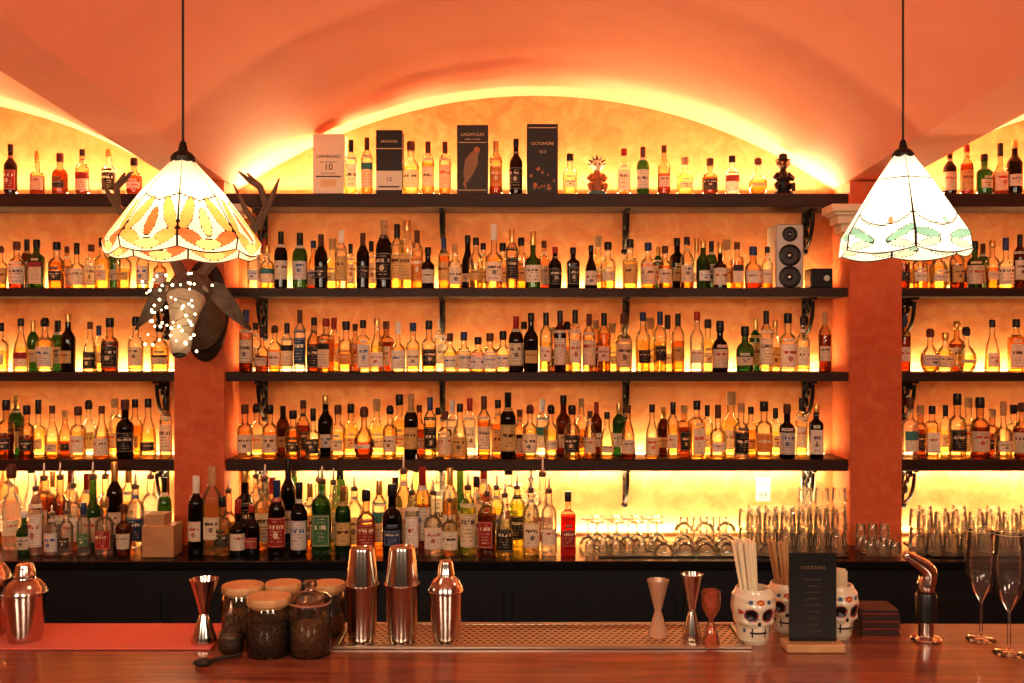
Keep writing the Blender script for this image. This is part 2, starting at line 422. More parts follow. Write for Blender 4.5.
# back counter -------------------------------------------------------
CXL, CXR = XL+.01, XR-.01
par = empty('back_bar_counter', (0, 4.9, 0))
mb = MB(); mb.box(((CXL+CXR)/2, 0.033, CT-.02), (CXR-CXL, WY-CY-.006, .04), bev=.004); mb.obj('top', [m_counter], par, smooth=False)
mb = MB(); mb.box(((CXL+CXR)/2, .045, (CT-.04)/2), (CXR-CXL, WY-CY-.05, CT-.04), 0)
x = XL
while x < XR:
    mb.box((min(max(x+.39, XL+.4), XR-.4), -.252, .42), (.76, .012, .66), 1, bev=.003); x += .8
mb.obj('cabinet', [m_counterf, m_counterf], par, smooth=False)

# front bar ----------------------------------------------------------
par = empty('bar_counter', (0, 2.4, 0))
mb = MB(); mb.box((0, .02, BAR-.025), (8.2, .96, .05), bev=.008); mb.obj('top', [m_bar], par, smooth=False)
mb = MB(); mb.box((0, .14, (BAR-.05)/2), (8.0, .55, BAR-.05)); mb.obj('front_panel', [m_shelf], par, smooth=False)
mb = MB(); mb.box((0, 0, .003), (1.0, .235, .006), bev=.002)
mb.obj('rubber_bar_mat', [m_mat], None, (-1.30, 2.76, BAR+.0003), smooth=False)
t = NT('perforated_steel'); co = t.n('ShaderNodeTexCoord').outputs['Object']; sp = t.n('ShaderNodeSeparateXYZ', Vector=co)
ky = t.m('MULTIPLY', sp.outputs[1], 48.); row = t.m('FLOOR', ky)
kx = t.m('ADD', t.m('MULTIPLY', sp.outputs[0], 48.), t.m('MULTIPLY', t.m('MODULO', t.m('ABSOLUTE', row), 2.), .5))
fx = t.m('SUBTRACT', t.m('FRACT', kx), .5); fy = t.m('SUBTRACT', t.m('FRACT', ky), .5)
dd = t.m('SQRT', t.m('ADD', t.m('MULTIPLY', fx, fx), t.m('MULTIPLY', fy, fy)))
hole = t.m('LESS_THAN', dd, .29)
p = t.pb(Base__Color=t.mix(hole, (.62, .50, .38), (.01, .008, .006)), Roughness=.35, Metallic=t.m('SUBTRACT', 1., hole))
m_perf = t.fin(p.outputs[0])
par = empty('drip_tray', (.08, 2.765, BAR))
mb = MB(); mb.box((0, 0, .003), (1.08, .20, .005)); mb.obj('grid', [m_perf], par, smooth=False)
mb = MB()
for c, s_ in (((0, -.108, .0045), (1.12, .016, .0085)), ((0, .108, .0045), (1.12, .016, .0085)), ((-.552, 0, .0045), (.016, .2, .0085)), ((.552, 0, .0045), (.016, .2, .0085))):
    mb.box(c, s_, bev=.002)
mb.obj('rim', [m_steel2], par, smooth=False)
TZ = BAR+.0056

# ---------------------------------------------------------------- bottle rows
def fill(xs, hr, codes, keep=.75):
    return [(x+R.uniform(-2, 2), R.uniform(*hr), R.choice(codes)) for x in xs if R.random() < keep]
DF = 5.055; DB_ = 5.150
backc = ['sawk', 'gawk', 'spwk', 'tawr', 'sagk', 'scwk', 'sdwt', 'gpck', 'bnwk', 'skwk', 'tpvk', 'gdkc', 'fpwc', 'tnwg', 'bogk', 'sowk', 'tcww']
z1, z2, z3, z4 = [s[0] for s in SH]
place_row(parse('351,56,tpwk 367,55,tawk 411,53,gpwt 428,53,tawt 445,53,tawt 496,54,taog 516,56,skkk 570,40,gpwk 624,46,qawr 643,48,bnwt 664,48,sawk 685,38,fpwc 710,38,fakk 732,38,gawk 758,38,rawt'), z1, DF)
place_row(parse('11,52,skrk 37,44,gdwg 60,43,fdkt 82,47,sdwk 109,46,gakg 134,36,fdwk -15,48,sawk -40,46,gdwk -62,50,sakk -90,48,gawk'), z1, DF)
place_row(parse('950,48,skcr 967,50,sdwr 984,42,gawk 1000,52,sdck 1015,56,skwg 1036,50,sawk 1060,48,gdkk 1085,50,sawr'), z1, DF)
place_row(parse('254,50,scbk 267,44,gpwk 281,57,bkwk 300,56,bnbk 321,56,bkkk 341,56,tcgw 363,56,bkkk 384,66,bkkk 397,62,tpgk 407,66,qpgg 417,60,taok 428,40,gkwk 444,50,tagk 455,44,gpwk 476,52,spgk 494,62,lpjw 512,58,tpkg 533,58,lnjk 555,42,skkr 573,42,gkkk 591,42,skwk 608,48,gawk 630,48,gpgk 648,45,gawk 665,44,gawt 687,50,sawk 703,48,sabk 720,48,skck 737,46,qawt 753,40,fawk 767,40,sawk'), z2, DF)
place_row(fill([262, 290, 312, 331, 352, 372, 439, 466, 485, 503, 523, 545, 564, 583, 600, 620, 640, 657, 676, 695, 712, 728], (42, 56), backc, .6), z2, DB_)
place_row(parse('-40,45,sawk -20,45,gawk 0,44,gawk 17,46,gawt 37,50,qawk 57,48,gakk 77,46,sawk 102,52,gpwk 124,45,gpgc 143,46,sawk 160,40,gdwk'), z2, DF)
place_row(fill([-10, 27, 47, 68, 90, 113, 134], (42, 52), backc, .7), z2, DB_)
place_row(parse('903,44,sawg 920,46,gpwk 938,44,fpwc 957,48,sagk 975,46,gawk 992,48,sacg 1006,50,gpwk 1020,54,tawk 1040,50,sawk 1062,48,gawk'), z2, DF)
place_row(fill([912, 930, 948, 966, 984, 1013], (42, 52), backc, .7), z2, DB_)
place_row(parse('246,62,tawb 262,46,gawk 275,46,gawk 287,48,tawk 300,60,tcuk 314,56,sawk 326,52,qawr 346,50,gpok 363,50,gpbk 377,52,gpwk 398,50,gpbw 413,50,gpwb 429,52,gpwk 450,38,fpbk 464,40,fpbb 478,36,fabk 490,38,fpbk 503,40,fabk 516,58,bkwr 531,58,skgk 546,58,tpvk 560,62,tavk 575,62,tpvk 589,60,tpvk 604,60,tavk 624,57,gpwt 643,60,spkb 660,60,tpkb 678,60,tawk 697,58,scwr 720,50,fkck 745,46,fawk 766,60,tpwk 788,58,gpwk 803,56,spwk 825,60,tdwk'), z3, DF)
place_row(fill([255, 284, 336, 355, 388, 421, 440, 523, 553, 568, 596, 614, 633, 651, 669, 688, 708, 732, 755, 776], (44, 56), backc, .65), z3, DB_)
place_row(parse('-40,48,sawk -20,52,gawk 0,50,gpwk 21,54,gpwk 45,56,gpbk 68,56,skgk 90,52,gpkk 110,54,gdkk 136,54,gpwk 160,50,fpwk'), z3, DF)
place_row(fill([-10, 33, 57, 79, 100, 123, 149], (44, 55), backc, .7), z3, DB_)
place_row(parse('904,60,tawb 930,44,rawk 945,40,fpwk 966,44,rpwk 992,52,gpvk 1016,54,sawk 1040,50,sawk 1062,48,gawk'), z3, DF)
place_row(fill([915, 955, 980, 1003], (44, 50), backc, .7), z3, DB_)
place_row(parse('245,52,gawt 270,54,gawk 293,48,gakk 313,50,gpkk 338,52,gpwt 364,50,rdwk 390,54,gpwk 411,62,bkgk 430,62,tpkk 445,48,gpwt 460,54,gpgk 484,62,tawt 508,64,bkgk 530,54,gpwk 551,54,gpwk 572,52,gpkk 590,48,sawt 607,46,gpwk 628,52,gdwt 652,54,gpck 673,54,tpwk 697,56,sack 718,54,gpvt 741,54,gckk 764,56,gpok 787,56,gkwk 816,56,gkwg'), z4, DF)
place_row(fill([257, 282, 303, 326, 351, 378, 400, 420, 437, 453, 470, 496, 519, 541, 562, 581, 598, 617, 640, 663, 685, 707, 730, 752, 776, 800], (46, 62), backc), z4, DB_)
place_row(parse('-40,48,sawk -18,52,gawk 6,56,gdkk 27,52,gdkk 52,52,gawt 78,52,gpvt 102,54,gawk 125,58,gkkk 148,58,gpkk 166,60,tpwk'), z4, DF)
place_row(fill([-5, 17, 40, 66, 90, 114, 137, 158], (46, 60), backc), z4, DB_)
place_row(parse('910,60,gcwt 932,54,gpvk 957,64,gpkk 980,62,gdck 1003,58,gpwk 1022,58,gdwk 1045,56,gawk 1068,56,sawk'), z4, DF)
place_row(fill([920, 945, 968, 992, 1012], (46, 60), backc), z4, DB_)
barcol = ['scwk', 'tcws', 'gpws', 'scrk', 'tkwk', 'sacs', 'bnwk', 'gcrs', 'scus', 'spos', 'gdws', 'tawg', 'byws', 'lncs', 'bdwr', 'gkkk', 'gcvs', 'spws', 'hcbk']
place_row(parse('24,46,snww 36,74,tcvs 52,46,scbs 66,50,scks 84,54,tcnk 104,58,gcrg 124,52,gdwk 196,76,tkcw 212,92,tawk 222,60,gpwk 238,56,gkwr 252,52,skrr 277,76,bkrb 299,72,skwk 322,84,qnns 343,70,bngg 366,66,gdrk 392,68,gkuk 412,70,tcws 433,70,gcvs 450,62,spws 468,74,tyws 487,72,sdrs 505,70,spws 531,72,spws 549,72,scvs 568,62,qrrk'), CT, 4.76, rotj=.2)
place_row(fill([12, 45, 60, 75, 95, 114, 135, 229, 265, 288, 310, 333, 354, 379, 402, 423, 450, 477, 496, 518, 541], (66, 88), barcol, 1), CT, 4.90)
place_row(fill([-12, 5, 30, 52, 70, 88, 106, 130, 150, 165, 184, 204, 245, 258, 273, 296, 318, 340, 372, 395, 418, 440, 460, 484, 510, 530], (64, 86), barcol, .9), CT, 5.04)

# ---------------------------------------------------------------- cartons, figurines, speaker
m_bx = {'w': simple('carton_cream', (.80, .72, .55), .5, var=.03), 'k': simple('carton_black', (.016, .014, .013), .5),
        'd': simple('carton_brown', (.035, .026, .018), .5), 'g': m_gold}
m_inkd = simple('ink_dark', (.04, .03, .02), .5); m_inkg = simple('ink_gold', (.75, .55, .28), .5); m_inkw = simple('ink_white', (.85, .8, .7), .5)
def carton(x0, x1, ytop, base, panels, txt=None):
    d = 5.02; w = (x1-x0)*d/F; h = (193-ytop)*d/F; dp = .10
    par = empty('whisky_gift_box', (wx((x0+x1)/2, d), d+dp/2, z1+.0005))
    mb = MB(); mb.box((0, 0, h/2), (w, dp, h), bev=.0015); mb.obj('carton', [m_bx[base]], par, smooth=False)
    for (a, b, c_, e, m) in panels:
        mb = MB(); mb.box(((a+b)/2*w/2, -dp/2-.0006, (c_+e)/2*h), ((b-a)*w/2, .001, (e-c_)*h)); mb.obj('printed_panel', [m], par, smooth=False)
    if txt:
        for s_, sz, zz, m in txt: text('lettering', s_, sz, m, par, (0, -dp/2-.0016, zz*h))
    return par, w, h
carton(313, 344, 133, 'w', [(-.8, .8, .28, .30, m_inkd), (-.5, .5, .12, .24, m_inkg)], [('LAPHROAIG', .022, .60, m_inkd), ('10', .045, .40, m_inkd), ('ISLAY SINGLE MALT', .010, .52, m_inkd), ('SCOTCH WHISKY', .010, .33, m_inkd)])
carton(376, 402, 129, 'k', [(-1, 1, .06, .36, m_bx['w']), (-.8, .8, .10, .12, m_inkd), (-1, 1, .70, .715, m_inkg)], [('ARDMORE', .018, .80, m_inkg), ('12', .03, .20, m_inkd)])
bx3, _, _ = carton(457, 488, 124, 'd', [(-.9, .9, .74, .75, m_inkg), (-.9, .9, .05, .06, m_inkg)], [('LAGAVULIN', .022, .84, m_inkg), ('AGED 16 YEARS', .011, .78, m_inkg)])
p_, w_, h_ = carton(527, 558, 123, 'k', [(-.9, .9, .94, .95, m_inkg)], [('OCTOMORE', .020, .70, m_inkg), ('10.3', .022, .58, m_inkg)])
m_rust = simple('print_rust', (.45, .16, .05), .5); m_teal = simple('print_teal', (.05, .25, .28), .5)
m_brz = simple('print_bronze', (.28, .17, .08), .5)
mb = MB()
for i in range(22):
    mb.sph((R.uniform(-.058, .058), 0, R.uniform(.02, .13)), R.uniform(.004, .009), R.choice([0, 1, 1]), 7, 4, (1, .1, 1))
mb.obj('flower_print', [m_brz, m_rust], p_, (0, -.0508, 0))
mb = MB()
mb.tube([(.03, 0, .22), (.01, 0, .20), (-.005, 0, .16), (-.02, 0, .11), (-.03, 0, .06)], [.008, .020, .034, .026, .006], 0)
for i in range(9): mb.tube([(.01, 0, .14), (-.02-.003*i, 0, .12-.009*i), (-.05+.003*i, 0, .10-.011*i)], [.008, .006, .001], i % 2, 5)
mb.sph((.022, 0, .222), .016, 1, 8, 6)
for v in range(len(mb.v)): mb.v[v] = (mb.v[v][0], mb.v[v][1]*.04, mb.v[v][2])
mb.obj('raven_print', [m_brz, m_rust], bx3, (0, -.0515, 0))

def figurine(x, h, d, mats, name, crown=False):
    """small seated figure: body, head with face, arms, legs, hat"""
    s = h*d/F/.20; mb = MB()
    mb.rev([(.045, 0), (.050, .004), (.048, .016), (.040, .02)], 14, 2)
    mb.rev([(.030, .02), (.038, .04), (.034, .075), (.026, .10), (.016, .118), (.013, .125)], 14, 0)
    mb.sph((0, -.004, .148), .028, 1, 14, 10, (1, .95, 1.05))
    mb.sph((0, -.028, .140), .014, 1, 10, 6, (1.1, .8, .8))
    for sgn in (-1, 1):
        mb.sph((sgn*.011, -.029, .153), .005, 3, 8, 6)
        mb.sph((sgn*.029, 0, .152), .010, 1, 8, 6, (.5, 1, 1))
        mb.tube([(sgn*.024, 0, .105), (sgn*.046, -.012, .080), (sgn*.036, -.036, .070), (sgn*.012, -.044, .082)], [.011, .010, .009, .008], 0)
        mb.tube([(sgn*.018, -.01, .035), (sgn*.040, -.038, .045), (sgn*.036, -.046, .022), (sgn*.034, -.060, .020)], [.015, .014, .010, .009], 0)
    if crown:
        for i in range(7):
            a = i*math.pi/6; mb.tube([(.022*math.cos(a), 0, .155+.02*math.sin(a)), (.048*math.cos(a), .004, .158+.044*math.sin(a))], [.008, .003], 2+i % 2, 6)
    else:
        mb.rev([(.036, .166), (.036, .170), (.022, .172), (.020, .195), (.012, .20)], 14, 2)
    o = mb.obj(name, mats, None, (wx(x, d), d, z1+.0005)); o.scale = (s, s, s)
figurine(597, 40, 5.08, [m_rust, m_cream, m_teal, m_black], 'ceramic_figurine', True)
figurine(783, 42, 5.08, [m_iron, simple('bronze', (.10, .06, .04), .35, .7), m_iron, m_gold], 'bronze_figurine')

sx0, sx1 = 776, 804; d = 5.02; w = (sx1-sx0)*d/F; h = 64*d/F
par = empty('bookshelf_speaker', (wx(790, d), d+.09, z2+.0005))
mb = MB(); mb.box((0, 0, h/2), (w, .17, h), bev=.006); mb.obj('cabinet', [m_grey], par, smooth=False)
m_cone = simple('speaker_cone', (.04, .04, .04), .5)
def driver(z, r):
    mb = MB(); M = Matrix.Translation((0, -.085, z)) @ Matrix.Rotation(math.pi/2, 4, 'X')
    mb.rev([(r*1.12, 0), (r*1.12, .004), (r*1.0, .006), (r*.92, .004), (r*.85, .005), (r*.35, .0015), (r*.33, .004), (r*.15, .008), (.001, .009)], 24, [1, 1, 1, 1, 2, 2, 1, 0], M=M)
    mb.obj('driver', [m_steel2, m_black, m_cone], par)
driver(h*.84, .034); driver(h*.51, .050); driver(h*.17, .050)
par = empty('audio_amplifier', (wx(822, 5.04), 5.10, z2+.0005))
mb = MB(); mb.box((0, 0, .05), (.11, .12, .10), bev=.004); mb.obj('case', [m_iron], par, smooth=False)
mb = MB(); mb.rev([(.018, 0), (.018, .01), (.015, .014)], 16, 0, M=Matrix.Translation((.02, -.06, .05)) @ Matrix.Rotation(math.pi/2, 4, 'X')); mb.obj('knob', [m_steel2], par)
for px in (763, 808):
    par = empty('wall_socket', (wx(px, WY), WY-.005, wz(489, WY)))
    mb = MB(); mb.box((0, 0, 0), (.075, .009, .12), bev=.002)
    mb.obj('plate', [m_white], par, smooth=False)
    mb = MB()
    for s_ in (-.028, .028):
        for q in (-.01, .01): mb.box((q, -.005, s_), (.004, .002, .014))
    mb.obj('slots', [m_black], par, smooth=False)
par = empty('wooden_box', (wx(161, 4.74), 4.76, CT))
mb = MB(); mb.box((0, 0, .075), (.15, .13, .15), bev=.003); mb.box((.0, -.067, .03), (.13, .006, .05), 1); mb.box((-.02, .0, .17), (.09, .10, .06), 1)
mb.obj('box', [m_tan, m_cork], par, smooth=False)

# ---------------------------------------------------------------- glassware on back counter
g_clear = glass('glassware', (.97, .95, .90), (1, .90, .70), .16, edge=.66, refl=1.0)
g_rim = glass('glass_rim', (.85, .82, .76), (1, .92, .75), .55, edge=.85, refl=1.0)
def gl_mesh(kind):
    mb = MB()
    P = {'tumbler': [(.001, .008), (.030, .008), (.033, .0), (.034, .004), (.040, .09)],
         'shot': [(.001, .012), (.018, .012), (.020, 0), (.021, .002), (.026, .06)],
         'highball': [(.001, .008), (.027, .008), (.030, 0), (.031, .004), (.033, .125)],
         'coupe_inv': [(.046, 0), (.044, .020), (.030, .042), (.006, .052), (.004, .06), (.004, .115), (.010, .125), (.034, .130), (.034, .132), (.001, .132)],
         'flute': [(.001, .003), (.034, .001), (.034, .003), (.010, .007), (.004, .014), (.0035, .085), (.008, .095), (.024, .120), (.034, .15), (.036, .18), (.031, .25)],
         'bowl_inv': [(.050, 0), (.048, .02), (.036, .042), (.015, .052), (.015, .056), (.018, .06), (.001, .06)]}[kind]
    mb.rev(P, 20, 0, caps=False)
    if kind in ('tumbler', 'highball', 'shot', 'flute'):
        r, z = P[-1]; mb.tube([(r*math.cos(a), r*math.sin(a), z) for a in [2*math.pi*i/20 for i in range(21)]], .0010, 1, 5)
    else:
        for r, z in (P[0], (P[-2][0], P[-2][1])): mb.tube([(r*math.cos(a), r*math.sin(a), z+.0012) for a in [2*math.pi*i/20 for i in range(21)]], .0014, 1, 5)
    if kind == 'tumbler' or kind == 'highball':
        for i in range(10):
            a = 2*math.pi*i/10; r0, z0 = P[-2]; r1, z1_ = P[-1]
            mb.tube([((r0+.001)*math.cos(a), (r0+.001)*math.sin(a), .012), ((r0+(r1-r0)*.55+.001)*math.cos(a), (r0+(r1-r0)*.55+.001)*math.sin(a), z1_*.55)], .0016, 1, 4)
    return mb.mesh(kind+'_glass', [g_clear, g_rim], ang=60)
GM = {k: gl_mesh(k) for k in ('tumbler', 'shot', 'highball', 'coupe_inv', 'flute', 'bowl_inv')}
mb = MB(); mb.box((0, 0, .004), (1.18, .36, .007), bev=.002); mb.obj('bar_mat', [m_black], None, (1.0, 4.87, CT+.0003), smooth=False)
mb = MB(); mb.box((0, 0, .004), (1.6, .36, .007), bev=.002); mb.obj('bar_mat', [m_black], None, (2.78, 4.87, CT+.0003), smooth=False)
CG = CT+.0084
def glasses(name, spec):
    par = empty(name, (0, 0, CG))
    for kind, x, y, z, fl in spec:
        o = put('glass', GM[kind], par, (x, y, z), 0)
        if fl:
            o.rotation_euler = (math.pi, 0, 0); o.location.z += fl
    return par
sp = []
for y, off in ((4.85, 9), (4.93, 0), (5.01, 9)):
    for px in range(588, 655, 20): sp.append(('coupe_inv', wx(px+off, y), y, 0, 0))
glasses('coupe_glasses', sp)
sp = []
for px in range(590, 650, 13): sp.append(('shot', wx(px, 4.755), 4.755, 0, .06))
glasses('shot_glasses', sp)
sp = []
for y, x0, x1 in ((4.75, 664, 772), (4.85, 682, 735), (4.95, 684, 730)):
    for px in range(x0, x1, 21):
        sp.append(('bowl_inv', wx(px, y), y, 0, 0))
        if y > 4.9: sp.append(('bowl_inv', wx(px, y), y, .0615, 0))
for px in range(684, 730, 13): sp.append(('shot', wx(px, 5.05), 5.05, 0, .06)); sp.append(('shot', wx(px, 5.05), 5.05, .061, .06))
glasses('dessert_glasses', sp)
sp = []
for y, o_ in ((4.75, 0), (4.84, 8), (4.93, 0), (5.02, 8)):
    for i, px in enumerate(range(786 if y < 4.8 else 746, 842, 17)):
        sp.append(('tumbler', wx(px+o_, y), y, 0, .09))
        if y > 4.8: sp.append(('tumbler', wx(px+o_, y), y, .0915, .09))
        if y > 5. and px > 790: sp.append(('tumbler', wx(px+o_, y), y, .183, .09))
glasses('tumbler_glasses', sp)
sp = []
for y in (4.72, 4.79, 4.86):
    for px in range(868, 899, 12): sp.append(('shot', wx(px, 4.76), y, 0, .06)); sp.append(('shot', wx(px, 4.76), y, .061, .06)) if y > 4.8 else 0
glasses('shot_glasses', sp)
sp = []
for y, o_ in ((4.75, 0), (4.84, 8), (4.93, 0), (5.02, 8)):
    for px in range(917, 1085, 17):
        k = 'highball' if (y > 4.9 and (px//17) % 2 == 0) else 'tumbler'
        sp.append((k, wx(px+o_, y), y, 0, .125 if k == 'highball' else .09))
        if 4.8 < y and k == 'tumbler': sp.append(('tumbler', wx(px+o_, y), y, .0915, .09))
glasses('highball_glasses', sp)

# ---------------------------------------------------------------- pendant lamps (leaded glass)
def shade_glass(name, col, emi=1.0):
    t = NT(name); co = t.n('ShaderNodeTexCoord').outputs['Object']
    nz = t.n('ShaderNodeTexNoise', Vector=co, Scale=11., Detail=5., Distortion=1.5).outputs[0]
    c = t.mix(nz, tuple(x*.70 for x in col), tuple(min(1, x*1.15) for x in col))
    tl = t.n('ShaderNodeBsdfTranslucent', Color=c).outputs[0]; df = t.n('ShaderNodeBsdfPrincipled', Base__Color=c, Roughness=.2).outputs[0]
    mx = t.n('ShaderNodeMixShader', i0=.45, i1=tl, i2=df).outputs[0]
    em = t.n('ShaderNodeEmission', Color=c, Strength=emi).outputs[0]  # self-emission mimics the bulb's light coming through the glass
    return t.fin(t.n('ShaderNodeAddShader', i0=mx, i1=em).outputs[0])
def ell(u, v, cu, cv, a, b, rot):
    x, y = u-cu, v-cv; c, s = math.cos(rot), math.sin(rot); X = (c*x+s*y)/a; Y = (-s*x+c*y)/b
    return math.sqrt(X*X+Y*Y)
m_bulb = simple('bulb_glow', (1, .8, .5), .5, emi=8., ecol=(1, .78, .5))
def pendant(px, ytop, d, R_, H_, n, prof_, style, mats, rot0, lpow):
    X = wx(px, d); zt = wz(ytop, d)
    par = empty('pendant_lamp', (X, d, zt))
    mb = MB(); NU, NV = 50, 84
    def pt(k, u, v):
        for i in range(len(prof_)-1):
            if prof_[i][0] <= v <= prof_[i+1][0]:
                q = (v-prof_[i][0])/(prof_[i+1][0]-prof_[i][0]); r = prof_[i][1]+(prof_[i+1][1]-prof_[i][1])*q; z = prof_[i][2]+(prof_[i+1][2]-prof_[i][2])*q; break
        a0 = rot0+2*math.pi*k/n; a1 = rot0+2*math.pi*(k+1)/n
        x = r*R_*((1-u)*math.cos(a0)+u*math.cos(a1)); y = r*R_*((1-u)*math.sin(a0)+u*math.sin(a1))
        bul = 1+.04*math.sin(math.pi*u)*v
        if v > .86: z += .05*(v-.86)/.14*(math.sin(math.pi*u)-.5)
        return (x*bul, y*bul, -z*H_)
    for k in range(n):
        vs = [pt(k, i/NU, j/NV) for j in range(NV+1) for i in range(NU+1)]; fs = []; ms = []
        for j in range(NV):
            for i in range(NU):
                u = (i+.5)/NU*2-1; v = (j+.5)/NV; w = abs(u)
                m = 0
                if style == 'A':   # spreading petals at the rim, plain opal panels above
                    shapes = [(ell(u, v, 0, .93, .42, .045, 0), 3),
                              (ell(w, v, .56, .88, .44, .060, -.10), 1 if k % 2 else 2),
                              (ell(u, v, 0, .76, .20, .11, 0), 2 if k % 2 else 3),
                              (ell(w, v, .62, .70, .36, .095, .28), 1)]
                else:
                    shapes = [(ell(w, v, .60, .82, .44, .045, -.16+.10*(k % 3)), 1), (ell(w, v, .55, .92, .40, .042, .1), 2), (ell(u, v, .25, .70, .09, .030, 0), 3 if k % 2 else 1)]
                for e, mm in shapes:
                    if e < .93: m = mm; break
                    if e < 1.0: m = 4; break
                if m == 0 and style == 'A' and (abs(v-.60+.05*w) < .005): m = 4
                if m == 0 and style == 'A' and abs(u) < .018 and v < .62: m = 4
                if m == 0 and style == 'B' and (abs(v-.74+.12*u*u) < .006 or abs(v-.30) < .007): m = 4
                if w > .965: m = 4
                if v > .985 or v < .02: m = 4
                q = j*(NU+1)+i; fs.append((q, q+NU+1, q+NU+2, q+1)); ms.append(m)
        mb.add(vs, fs, ms)
    mb.obj('glass_shade', mats, par, ang=12)
    mb = MB()
    mb.rev([(.030, -.020), (.030, -.006), (.022, .004), (.012, .010), (.008, .03), (.004, .035)], 18, 0)
    zc = ceil_z(X, d)-zt
    mb.tube([(0, 0, .03), (0, 0, zc-.02)], .0032, 0, 8)
    mb.rev([(.012, zc-.05), (.045, zc-.03), (.055, zc-.012), (.055, zc-.004)], 20, 0)
    mb.rev([(.016, -.08), (.018, -.07), (.018, -.03), (.010, -.015)], 14, 0)
    mb.obj('cord_and_canopy', [m_lead], par)
    mb = MB(); mb.sph((0, 0, -.115), .030, 0, 14, 10, (1, 1, 1.2)); mb.obj('bulb', [m_bulb], par)
    l = bpy.data.lights.new('bulb_light', 'POINT'); l.energy = lpow; l.color = (1, .76, .48); l.shadow_soft_size = .03
    o = bpy.data.objects.new('bulb_light', l); sc.collection.objects.link(o); o.location = (0, 0, -.175); o.parent = par
sg = [shade_glass('opal_cream', (.95, .80, .54), .42), shade_glass('opal_orange', (.88, .36, .10), .34), shade_glass('opal_red', (.66, .16, .05), .28), shade_glass('opal_amber', (.95, .58, .22), .36), m_lead]
pendant(183, 155, 2.45, .190, .255, 8, [(0, .10, .02), (.5, .52, .36), (.86, .99, .84), (1.0, .96, .97)], 'A', sg, .25, 2.4)
sg2 = [shade_glass('opal_white', (.88, .87, .74), .50), shade_glass('opal_sage', (.24, .46, .36), .38), shade_glass('opal_green', (.50, .66, .50), .40), shade_glass('opal_rose', (.75, .25, .12), .3), m_lead]
pendant(903, 152, 2.8, .188, .305, 6, [(0, .14, .02), (.30, .42, .26), (.80, .97, .78), (1.0, 1.0, .95)], 'B', sg2, .32, 2.4)

# ---------------------------------------------------------------- mounted deer head with fairy lights
m_fur = simple('grey_brown_fur', (.13, .10, .08), .9, var=.6, vs=30, bump=.6)
m_fur2 = simple('silver_fur', (.36, .30, .24), .9, var=.5, vs=30, bump=.6)
m_antler = simple('antler', (.16, .11, .07), .6, var=.4, vs=20)
par = empty('mounted_deer_head', (-1.53, 4.98, 2.10)); par.scale = (1.3, 1.15, 1.3)
deer = par
mb = MB()
pts = []
for yy, k in ((-.002, 1.), (-.022, 1.), (-.028, .93)):
    pts.append([Vector((k*.09*math.cos(a), yy, -.02+k*.17*math.sin(a)*(1+.15*abs(math.sin(a))))) for a in [2*math.pi*i/28 for i in range(28)]])
mb.loft(pts, 0); mb.obj('plaque', [m_shelf], par)
mb = MB()
st = [(-.03, -.06, .085, .13), (-.08, -.03, .080, .115), (-.14, .01, .074, .098), (-.19, .045, .074, .085), (-.235, .045, .076, .075),
      (-.265, .015, .070, .066), (-.290, -.035, .052, .056), (-.312, -.085, .042, .048), (-.330, -.13, .038, .042), (-.342, -.165, .038, .036), (-.350, -.185, .026, .022), (-.353, -.195, .008, .008)]
rings = []
for i, (y, z, rx, rz) in enumerate(st):
    a = st[min(i+1, len(st)-1)]; b = st[max(i-1, 0)]; dirv = Vector((0, a[0]-b[0], a[1]-b[1])).normalized(); up = Vector((1, 0, 0)).cross(dirv).normalized()
    rings.append([Vector((rx*math.cos(t), y, z))+up*(rz*math.sin(t)) for t in [2*math.pi*j/20 for j in range(20)]])
mb.loft(rings, [0]*5+[1]*5+[2])
for s in (-1, 1):
    mb.sph((s*.062, -.262, .035), .013, 2, 10, 8)
    mb.tube([(s*.045, -.262, .060), (s*.066, -.268, .055), (s*.074, -.258, .042)], [.006, .010, .006], 1)
    mb.sph((s*.015, -.352, -.168), .007, 2, 8, 6)
    E = []
    for k in range(9):
        t_ = k/8; c = Vector((s*(.06+.15*t_), -.20+.03*t_, .055-.05*t_-.10*t_*t_)); wdt = .050*math.sin(math.pi*(.12+.86*t_))
        E.append([c+Vector((0, -.012*math.cos(a)-.02*abs(math.sin(a)), wdt*math.sin(a))) for a in [2*math.pi*j/12 for j in range(12)]])
    mb.loft(E, 0)
mb.tube([(-.02, -.356, -.186), (0, -.362, -.190), (.02, -.356, -.186)], [.004, .007, .004], 2)
mb.obj('head', [m_fur, m_fur2, m_black], par, ang=80)
mb = MB()
AZ = .74
for s in (-1, 1):
    beam = [(s*.03, -.20, .12), (s*.07, -.17, .20), (s*.15, -.14, .29), (s*.23, -.15, .38), (s*.275, -.19, .47), (s*.26, -.24, .56), (s*.22, -.27, .62)]
    beam = [(a, b, .10+(c-.12)*AZ) for a, b, c in beam]
    mb.tube(beam, [.022, .020, .019, .018, .015, .012, .004], 0)
    for i, (dx, dy, dz) in ((1, (.03, -.12, .09)), (2, (-.02, -.10, .13)), (3, (-.08, -.03, .15)), (4, (.05, -.02, .10)), (5, (-.07, -.03, .05))):
        b = beam[i]; mb.tube([b, (b[0]+s*dx*.5, b[1]+dy*.7, b[2]+dz*.4), (b[0]+s*dx, b[1]+dy, b[2]+dz)], [.014, .010, .003], 0)
mb.obj('antlers', [m_antler], par)
m_fairy = simple('fairy_bulb', (1, .85, .55), .5, emi=7., ecol=(1, .80, .42))
mb = MB(); wire = []
for i in range(60):
    t_ = i/59; a = t_*2*math.pi*5.2
    x = -.03+.15*math.cos(a)*(1-.35*t_)*R.uniform(.5, 1.1); z = .10-.26*t_+R.uniform(-.025, .025); y = -.24-.05*R.random()-.06*t_
    if abs(x) < .07: y = min(y, -.37)
    wire.append((x, y, z))
